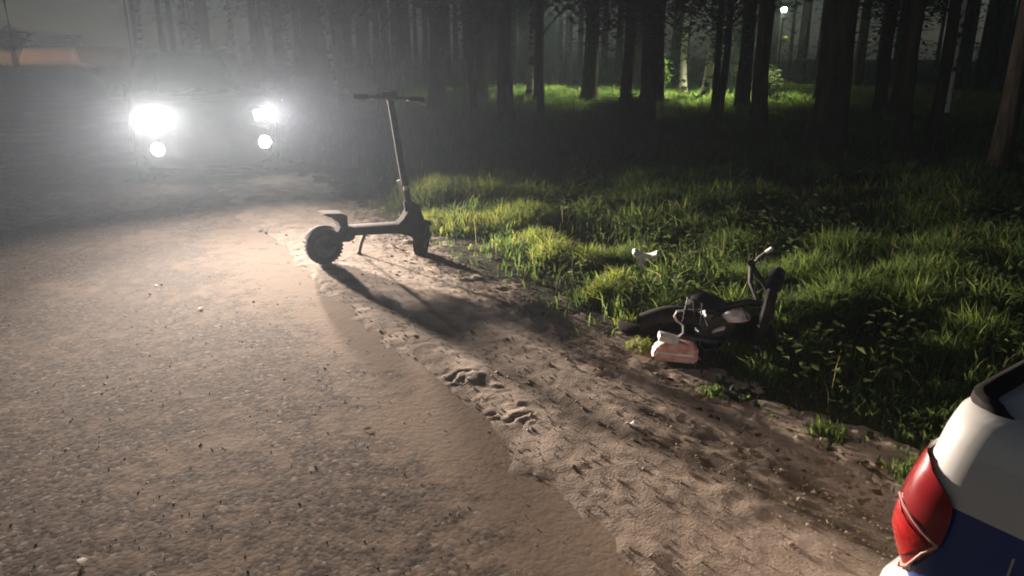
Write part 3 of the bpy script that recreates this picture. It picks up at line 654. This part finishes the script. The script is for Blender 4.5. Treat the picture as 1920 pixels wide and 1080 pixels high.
# ---- police car, its rear corner in the picture; local x forward, rear at 0
RY = math.atan2(-.814, .581)
pc = empty('police_car', P(2.055, .772, -.018), (0, 0, RY)); tag(pc, 'white police car with blue stripe and red tail light, rear corner only in view', 'car')
def livery():
    m = mat('white_and_blue_paint', (.8, .8, .78), .32, coat=.7); n, l = nodes_of(m); b = n['Principled BSDF']
    tc = n.new('ShaderNodeTexCoord'); sp = n.new('ShaderNodeSeparateXYZ'); l.new(tc.outputs['Object'], sp.inputs[0])
    a = n.new('ShaderNodeMath'); a.operation = 'GREATER_THAN'; a.inputs[1].default_value = .66; l.new(sp.outputs[2], a.inputs[0])
    c = n.new('ShaderNodeMath'); c.operation = 'LESS_THAN'; c.inputs[1].default_value = .853; l.new(sp.outputs[2], c.inputs[0])
    d = n.new('ShaderNodeMath'); d.operation = 'MULTIPLY'; l.new(a.outputs[0], d.inputs[0]); l.new(c.outputs[0], d.inputs[1])
    ab = n.new('ShaderNodeMath'); ab.operation = 'ABSOLUTE'; l.new(sp.outputs[1], ab.inputs[0])
    gt = n.new('ShaderNodeMath'); gt.operation = 'GREATER_THAN'; gt.inputs[1].default_value = .72; l.new(ab.outputs[0], gt.inputs[0])
    d2 = n.new('ShaderNodeMath'); d2.operation = 'MULTIPLY'; l.new(d.outputs[0], d2.inputs[0]); l.new(gt.outputs[0], d2.inputs[1])
    nz = n.new('ShaderNodeTexNoise'); nz.inputs['Scale'].default_value = 4; nz.inputs['Detail'].default_value = 6; l.new(tc.outputs['Object'], nz.inputs[0])
    rp = n.new('ShaderNodeValToRGB'); rp.color_ramp.elements[0].color = (.66, .66, .62, 1); rp.color_ramp.elements[1].color = (.8, .8, .78, 1)
    l.new(nz.outputs[0], rp.inputs[0])
    mx = n.new('ShaderNodeMix'); mx.data_type = 'RGBA'; l.new(d2.outputs[0], mx.inputs[0]); l.new(rp.outputs[0], mx.inputs[6]); mx.inputs[7].default_value = (.02, .065, .27, 1)
    l.new(mx.outputs[2], b.inputs['Base Color']); return m
M['livery'] = livery()
zt2 = lambda x: 1.02 - .05 * float(sstep(.6, 1.3, np.array(x))) - .18 * float(sstep(2.9, 4.1, np.array(x)))
pb = Ring([(0, .06, 4.15, .80, .20), (.15, .0, 4.22, .835, .33), (.32, -.03, 4.26, .85, .50), (.44, -.02, 4.26, .852, .61), (.52, .03, 4.25, .852, .66), (.62, .018, 4.22, .852, .75), (.72, .025, 4.18, .85, .83), (.83, .03, 4.12, .850, .905), (.92, .042, 4.04, .838, .97), (.97, .05, 3.98, .82, 1.005), (1, .065, 3.93, .795, 1.02)], .015, zt2, .2, .085, .4, 2.2, .0)
pb.shell('body', M['livery'], pc, 36, .0)
pcab = Ring([(0, .66, 3.1, .74, .98), (.5, .92, 2.75, .68, 1.22), (.9, 1.1, 2.4, .60, 1.42), (1, 1.25, 2.25, .55, 1.45)], .04, None, 0, .15, .15)
pcab.shell('cabin', M['livery'], pc, 8, .03)
pcab.patch('windscreen', M['glass'], pc, 53, 67, .1, .88, .006, 14, 6); pcab.patch('rear_window', M['glass'], pc, -8, 8, .12, .88, .006, 14, 6)
for sgn in (1, -1):
    e = (lambda i: i) if sgn == 1 else (lambda i: 120 - i)
    for i0, i1 in ((18, 28), (29, 41)): pcab.patch('side_window', M['glass'], pc, e(i0), e(i1), .12, .85, .006)
    # lens: pointed top, widest at two thirds of its height, tapering to the bottom
    def shp(b): return (0, (.80 + .2 * math.sin(min(1, b / .66) * math.pi / 2)) * (1 if b < .66 else 1 - .42 * ((b - .66) / .34) ** 1.6) - .34 * (1 - min(1, b / .5)) ** 1.3)
    tl = pb.patch('tail_light', M['redlens'], pc, e(4), e(17.2),   .505, .845, .010, 26, 18, .022, shp)
    def on_lens(i, v, up):       # a point on the bulged lens
        b = (v - .505) / .34; e1 = shp(b)[1]; a = min(1, max(0, (i - 4) / (13.2 * e1)))
        return pb.S(e(4 + 13.2 * e1 * a), v, .010 + .022 * math.sin(math.pi * a) * math.sin(math.pi * b) + up)
    def rib(pts): MB().tube([on_lens(i, v, .001) for i, v in pts], .0032, 6).build('lens_rib', M['pinklens'], tl)
    rib([(10.6, .705), (12, .70), (13.5, .688), (14.6, .672), (15.9, .65)]); rib([(9.6, .525), (11.0, .532), (12.5, .552), (13.6, .58), (14.8, .615), (15.9, .65)])
    def tri(a, b):
        l0 = 9.8 + 1.2 * b; k = b / .68 if b < .68 else (1 - b) / .32
        return on_lens(l0 + a * (15.6 - l0) * k, .53 + .168 * b, .0022)
    MB().grid(tri, 10, 12).build('reflector', M['reflector'], tl)
    for wx in (.85, 3.3): wheel(pc, (wx, -sgn * .775, .29), .29, .18)
    MB().tube([(3.0, -sgn * .86, .93), (3.02, -sgn * .98, .97)], .03, 8).build('mirror', M['black'], pc)
    MB().tube([pb.S(e(21.2), v, .0015) for v in (.545, .58, .62, .66, .70)], .0022, 5).build('side_scratch', M['whiteplastic'], pc)
lipb = MB(); prof = ((0, .0), (.003, .015), (.016, .021), (.036, .018), (.044, .0))     # low black lip along the rear edge of the boot lid
LV = []
for k in range(41):
    p = pb.S(-15 + 30 * k / 40, 1.0); e_ = .35 + .65 * min(1, min(k, 40 - k) / 3)
    LV += [(p.x - .012 + a * (.6 + .4 * e_), p.y * (.992 - a * .25), p.z - .004 + b * e_) for a, b in prof]
LF = [(k * 5 + q, k * 5 + q + 1, (k + 1) * 5 + q + 1, (k + 1) * 5 + q) for k in range(40) for q in range(4)] + [(0, 1, 2, 3, 4), (204, 203, 202, 201, 200)]
lipb.add(LV, LF).build('boot_spoiler', M['rubber'], pc)
MB().box((-.035, 0, .72), (.02, .52, .115), None, .004).build('number_plate', M['whiteplastic'], pc)
MB().box((1.9, 0, 1.51), (.28, 1.1, .10), None, .035).build('light_bar', M['glass'], pc)

# ------------------------------------------------------------------ electric scooter on its stand
A = Vector((-1.47, 5.58, .012)); B = Vector((-.76, 5.98, -.028)); dx = B - A; wb = dx.length; yaw = math.atan2(dx.y, dx.x)
sc = empty('electric_scooter', A, (0, math.asin(-dx.z / wb), yaw)); tag(sc, 'black electric scooter standing on its kickstand across the sand strip', 'scooter')
r = .142
def tyre_at(x, M3, name):
    b = MB().lathe([(-.036, r * .62), (-.044, r * .75), (-.042, r * .9), (-.025, r * .985), (0, r), (.025, r * .985), (.042, r * .9), (.044, r * .75), (.036, r * .62)], 40, M3, (x, 0, r))
    for k in range(30):
        t = k * 2 * math.pi / 30
        for sg in (-1, 1): b.box(tuple(Vector((x, 0, r)) + M3 @ Vector((r * .985 * math.cos(t), sg * .022, r * .985 * math.sin(t)))), (.012, .026, .014), M3 @ Matrix.Rotation(-t, 3, 'Y') )
    ty = b.build(name, M['rubber'], sc)
    c = MB().lathe([(-.034, r * .64), (-.03, r * .5), (-.028, .03), (-.045, .025), (-.045, 0)], 30, M3, (x, 0, r)).lathe([(.034, r * .64), (.03, r * .5), (.028, .03), (.045, .025), (.045, 0)], 30, M3, (x, 0, r)); c.build('rim', M['darkmetal'], ty)
    return ty
I3 = Matrix.Identity(3); st = Matrix.Rotation(R(54), 3, 'Z')
tyre_at(0, I3, 'rear_wheel'); tyre_at(wb, st, 'front_wheel')
deck = MB().prism([(.17, .225), (.62, .215), (.655, .24), (.65, .268), (.17, .278), (.15, .25)], -.085, .085).build('deck', M['matte'], sc, bev=.008)
MB().box((.40, 0, .279), (.42, .15, .006), None, .002).build('grip_mat', M['rubber'], deck)
# rear swing arms and motor mount
for sg in (-1, 1): MB().prism([(-.03, .13), (.02, .12), (.19, .20), (.20, .28), (.13, .285), (.02, .18), (-.03, .17)], sg * .055 - .009, sg * .055 + .009).build('swing_arm', M['matte'], sc, bev=.003)
MB().prism([(.06, .18), (.2, .17), (.24, .21), (.22, .29), (.12, .30)], -.07, .07).build('rear_block', M['matte'], sc, bev=.012)
# kicked-up foot rest over the rear wheel
MB().prism([(-.015, .408), (.13, .402), (.165, .385), (.175, .28), (.13, .27), (.095, .335), (.04, .375), (-.02, .398)], -.08, .08).build('foot_rest', M['matte'], sc, bev=.006)
# rear mudguard
MB().grid(lambda a, b: Vector(((r + .018) * math.cos(R(62 + 95 * a)), (-.052 + .104 * b), r + (r + .02 - .012 * (2 * b - 1) ** 2) * math.sin(R(62 + 95 * a)))), 12, 7).build('mudguard', M['matte'], sc)
md = sc.children[-1].modifiers.new('thick', 'SOLIDIFY'); md.thickness = .006
# neck: wide folding block, fork, stem
ax0 = Vector((wb - .105, 0, .36)); ax1 = Vector((wb - .265, 0, 1.25)); axd = (ax1 - ax0).normalized()
MB().prism([(.58, .21), (.72, .17), (.80, .20), (.82, .30), (.79, .40), (.755, .455), (.715, .46), (.69, .40), (.64, .32), (.59, .28)], -.06, .06).build('neck', M['matte'], sc, bev=.014)
for sg in (-1, 1):
    off = st @ Vector((0, sg * .062, 0)); q = MB().tube([Vector((wb, 0, r)) + off, Vector((wb - .02, 0, .25)) + off, ax0 + axd * -.01 + off * .6], [.022, .026, .03], 10); q.build('fork_leg', M['black'], sc)
MB().grid(lambda a, b: Vector((wb, 0, r)) + st @ Vector(((r + .02) * math.cos(R(35 + 110 * a)), -.055 + .11 * b, (r + .02 - .014 * (2 * b - 1) ** 2) * math.sin(R(35 + 110 * a)))), 12, 7).build('front_mudguard', M['matte'], sc)
md = sc.children[-1].modifiers.new('thick', 'SOLIDIFY'); md.thickness = .006
stem = MB().tube([ax0, ax0 + axd * .10, ax0 + axd * .11, ax1 + axd * .0], [.038, .036, .029, .026], 16).build('stem', M['matte'], sc)
MB().tube([ax0 + axd * .20, ax0 + axd * .23], .031, 16).build('stem_collar', M['alloy'], stem)
MB().tube([ax0 + axd * .10 + Vector((-.03, -.02, 0)), ax0 + axd * .22 + Vector((-.045, -.03, 0)), ax0 + axd * .28 + Vector((-.06, -.03, 0))], [.010, .009, .015], 8).build('folding_latch', M['whiteplastic'], sc)  # white colour stands in for a glint on the latch
hb = st @ Vector((0, 1, 0)); fw = st @ Vector((1, 0, 0)); top = ax1 + axd * .02
MB().tube([top - hb * .27 - fw * .05, top - hb * .12, top + hb * .12, top + hb * .27 - fw * .05], .0125, 10).build('handlebar', M['darkmetal'], sc)
for sg in (-1, 1):
    MB().tube([top + hb * sg * .17 - fw * .02, top + hb * sg * .275 - fw * .05], .018, 12).build('grip', M['rubber'], sc)
    MB().tube([top + hb * sg * .13 + fw * .02 - axd * .01, top + hb * sg * .17 + fw * .05 - axd * .02, top + hb * sg * .27 + fw * .02 - axd * .045], [.007, .006, .005], 8).build('brake_lever', M['alloy'], sc)
MB().box(top + axd * .025, (.06, .115, .05), st, .012).build('display', M['black'], sc)
MB().box(top + axd * .047 - fw * .008, (.035, .07, .006), st, .002).build('display_screen', M['whiteplastic'], sc)  # screen coloured white to imitate a glint
MB().box(top + hb * .085 + axd * .02 - fw * .0, (.03, .035, .04), st, .008).build('throttle', M['black'], sc)
MB().lathe([(-.02, 0), (-.02, .024), (.016, .03), (.02, 0)], 18, st @ Matrix.Rotation(R(-90), 3, 'Z'), tuple(top + fw * .04 - axd * .05)).build('front_lamp', M['whiteplastic'], sc)  # white colour here paints in a small glint
MB().tube([top + fw * .03 + hb * .05, top + fw * .07 + hb * .02 - axd * .10, ax0 + fw * .05 + axd * .42, ax0 + fw * .04 + axd * .08], .0045, 6).build('brake_cable', M['black'], sc)
MB().tube([(.36, .07, .215), (.345, .13, .11), (.335, .165, .012)], [.016, .014, .013], 8).tube([(.318, .168, .010), (.352, .165, .010)], .013, 8).build('kickstand', M['darkmetal'], sc)

# ------------------------------------------------------------------ wrecked moped on its side
wr = empty('wrecked_moped', (1.2, 4.08, -.05)); wr.scale = (.84, .84, .84); tag(wr, 'smashed black moped lying in the grass, one wheel upright, white panels torn', 'moped')
fy = Matrix.Rotation(R(68), 3, 'Z') @ Matrix.Rotation(R(8), 3, 'X')
def mw(c, rad, M3, name='wheel'):
    q = MB().lathe([(-.03, rad * .8), (-.036, rad * .88), (-.02, rad * .98), (0, rad), (.02, rad * .98), (.036, rad * .88), (.03, rad * .8)], 36, M3, c).build(name, M['rubber'], wr)
    b = MB().lathe([(-.028, rad * .82), (-.016, rad * .76), (.016, rad * .76), (.028, rad * .82)], 30, M3, c).lathe([(-.05, 0), (-.05, .025), (.05, .025), (.05, 0)], 12, M3, c); b.build('rim', M['darkmetal'], q)
    for k in range(10):
        t = k * .628; MB().tube([Vector(c) + M3 @ Vector((.02 * math.cos(t), .02 * (-1) ** k, .02 * math.sin(t))), Vector(c) + M3 @ Vector((rad * .77 * math.cos(t + .2), 0, rad * .77 * math.sin(t + .2)))], .003, 5).build('spoke', M['alloy'], q)
mw((.33, -.05, .27), .27, fy)
mw((-.42, .18, .07), .24, Matrix.Rotation(R(80), 3, 'X'))
MB().tube([(.31, -.03, .30), (.22, .02, .30), (.05, .06, .24), (-.15, .10, .17), (-.35, .16, .13)], [.022, .025, .03, .03, .024], 10).build('frame', M['black'], wr)
for o_ in (-.05, .05): MB().tube([Vector((.33, -.05, .27)) + fy @ Vector((0, o_, 0)), Vector((.28, .05, .42)) + fy @ Vector((0, o_, 0)), (.24 + o_ * .2, .13, .56)], [.014, .017, .02], 9).build('fork_leg', M['darkmetal'], wr)
MB().grid(lambda a, b: Vector((.33, -.05, .27)) + fy @ Vector((.295 * math.cos(R(30 + 105 * a)), -.05 + .1 * b, (.30 - .02 * (2 * b - 1) ** 2) * math.sin(R(30 + 105 * a)))), 14, 6).build('front_mudguard', M['darkmetal'], wr)
md = wr.children[-1].modifiers.new('thick', 'SOLIDIFY'); md.thickness = .005
MB().tube([(.30, .18, .44), (.27, .14, .54), (.29, .10, .60), (.34, .06, .66)], .010, 8).build('handlebar', M['darkmetal'], wr)
MB().tube([(.325, .075, .64), (.355, .05, .675)], .014, 10).build('grip', M['whiteplastic'], wr)
MB().box((-.02, .0, .13), (.24, .2, .2), Matrix.Rotation(R(20), 3, 'Y'), .04).lathe([(-.09, 0), (-.09, .075), (.09, .075), (.09, 0)], 18, None, (-.02, -.02, .16)).build('engine', M['black'], wr)
def seatf(a, b):
    t = 2 * math.pi * b; w_ = .115 * (1 - .35 * a); return Vector((-.08 - .46 * a, .02 + .02 * math.sin(4 * a) + w_ * math.cos(t), .15 + .05 * math.sin(math.pi * a) + .055 * math.sin(t)))
MB().grid(seatf, 14, 18).build('seat', M['rubber'], wr)
def panel(name, x0, y0, z0, L, W, ya, roll, curve, m):
    R3 = Matrix.Rotation(R(ya), 3, 'Z') @ Matrix.Rotation(R(roll), 3, 'X')
    MB().grid(lambda a, b: Vector((x0, y0, z0)) + R3 @ Vector((L * (a - .5), W * (b - .5) * (1 - .5 * abs(2 * a - 1) ** 2), curve * (1 - (2 * a - 1) ** 2) - .02 * (2 * b - 1) ** 2)), 14, 7).build(name, M[m], wr)
    md = wr.children[-1].modifiers.new('thick', 'SOLIDIFY'); md.thickness = .006
panel('side_panel', .12, -.07, .22, .20, .10, 8, 50, .04, 'whiteplastic')
panel('side_panel', .00, -.12, .15, .16, .03, 35, 40, .02, 'whiteplastic')
panel('foot_panel', .26, -.22, .05, .15, .035, -38, 40, .01, 'whiteplastic')
panel('leg_shield', -.05, .07, .27, .30, .2, 20, 20, .05, 'black')
MB().tube([(-.10, -.08, .10), (-.15, -.16, .05), (-.12, -.22, .03), (.0, -.20, .04), (.05, -.14, .08)], .006, 6).build('loose_cable', M['alloy'], wr)
for k in range(9):           # torn cables, bent brackets and splinters round the frame
    a = k * .71; x0 = -.25 + .06 * k; p0 = Vector((x0, .02 + .08 * math.sin(a * 3), .14 + .03 * (k % 3)))
    MB().tube([p0, p0 + Vector((.05 * math.cos(a), .06 * math.sin(a), .10)), p0 + Vector((.12 * math.cos(a * 2), -.08, .13 + .05 * math.sin(a))), p0 + Vector((.16 * math.cos(a * 2), -.14, .03))], .0045, 5).build('torn_cable', M['black' if k % 3 else 'alloy'], wr)
for k, (x, y, z, l_, a, m_) in enumerate(((-.30, -.10, .05, .13, 30, 'matte'), (.2, .05, .20, .16, 70, 'matte'), (-.12, .12, .22, .10, 110, 'whiteplastic'), (.30, .06, .33, .12, 60, 'matte'), (-.38, -.02, .10, .09, 150, 'matte'), (.06, -.2, .05, .12, 10, 'matte'))):
    R3 = Matrix.Rotation(R(a), 3, 'Z') @ Matrix.Rotation(R(25 + 20 * k), 3, 'X')
    MB().add([R3 @ Vector(q) + Vector((x, y, z)) for q in ((-l_ / 2, -.02, 0), (l_ * .3, -.035, .01), (l_ / 2, .0, .0), (l_ * .1, .04, .012), (-l_ * .4, .02, .0), (-l_ / 2, -.02, .008), (l_ * .3, -.035, .018), (l_ / 2, .0, .008), (l_ * .1, .04, .02), (-l_ * .4, .02, .008))],
        [(4, 3, 2, 1, 0), (5, 6, 7, 8, 9), (0, 1, 6, 5), (1, 2, 7, 6), (2, 3, 8, 7), (3, 4, 9, 8), (4, 0, 5, 9)]).build('splinter', M[m_], wr, smooth=False)
MB().tube([(-.02, -.15, .06), (-.3, -.06, .07), (-.52, .05, .08)], [.022, .035, .03], 10).build('exhaust', M['darkmetal'], wr)
# broken tail lamp lying at the edge of the sand
tlm = empty('broken_tail_lamp', (.89, 3.76, -.02), (0, R(4), R(-6))); tag(tlm, 'faded red tail lamp torn off, lying beside the sand with bent wire', 'tail lamp')
MB().prism([(-.115, .0), (.115, .0), (.125, .03), (.115, .10), (-.055, .115), (-.10, .085), (-.125, .03)], -.05, .05).build('lens', M['pinklens'], tlm, bev=.012)
MB().box((-.045, 0, .122), (.11, .085, .035), Matrix.Rotation(R(8), 3, 'Y'), .01).build('housing', M['whiteplastic'], tlm)
MB().tube([(.005, 0, .13), (.03, .0, .16), (.025, .01, .20), (-.01, .01, .22), (-.03, .0, .25), (-.02, .0, .28), (.02, .01, .285)], .006, 7).build('wire', M['whiteplastic'], tlm)
MB().box((.0, -.052, .05), (.20, .006, .012), None, .002).build('lens_seam', M['whiteplastic'], tlm)
# white crescent piece in the grass
cr = empty('fender_piece', (.97, 5.15, .235), (R(15), 0, R(-10))); tag(cr, 'white crescent shaped piece of broken plastic caught in the grass', 'broken plastic')
MB().grid(lambda a, b: Vector((.105 * math.cos(R(195 + 140 * a)), -.03 + .06 * b, .075 * math.sin(R(195 + 140 * a)))), 16, 4).build('rim', M['whiteplastic'], cr)
md = cr.children[-1].modifiers.new('thick', 'SOLIDIFY'); md.thickness = .03
MB().lathe([(.0, .0), (.01, .065), (.035, .055), (.045, 0)], 18, Matrix.Rotation(R(-90), 3, 'X'), (.0, .02, -.105)).build('cup', M['black'], cr)
# scrap of paper on the sand
pu, ps = .866 * .52 + .5 * 2.96, -.5 * .52 + .866 * 2.96
pz = float(z_sand(np.array(pu), np.array(ps)))
pa = MB().grid(lambda a, b: Vector((.06 * (a - .5) + .01 * math.sin(9 * b), .045 * (b - .5), .012 * math.sin(5 * a + 3 * b) + .016)), 8, 7).build('paper_scrap', M['whiteplastic'], loc=(.52, 2.96, pz)); tag(pa, 'crumpled pale scrap of paper lying on the sand', 'litter')

# ------------------------------------------------------------------ haze
hz = MB().box((0, 60, 8.4), (290, 330, 20.2)).build('haze', None, smooth=False); tag(hz, 'thin dusty night haze lit by the headlights', kind='stuff')
hm = bpy.data.materials.new('haze'); hm.use_nodes = True; n, l = nodes_of(hm); n.clear()
o_ = n.new('ShaderNodeOutputMaterial'); v = n.new('ShaderNodeVolumePrincipled'); v.inputs['Density'].default_value = HAZE_DENSITY
v.inputs['Anisotropy'].default_value = HAZE_G; v.inputs['Color'].default_value = (.68, .84, 1.0, 1); l.new(v.outputs[0], o_.inputs['Volume'])
hz.data.materials.append(hm)
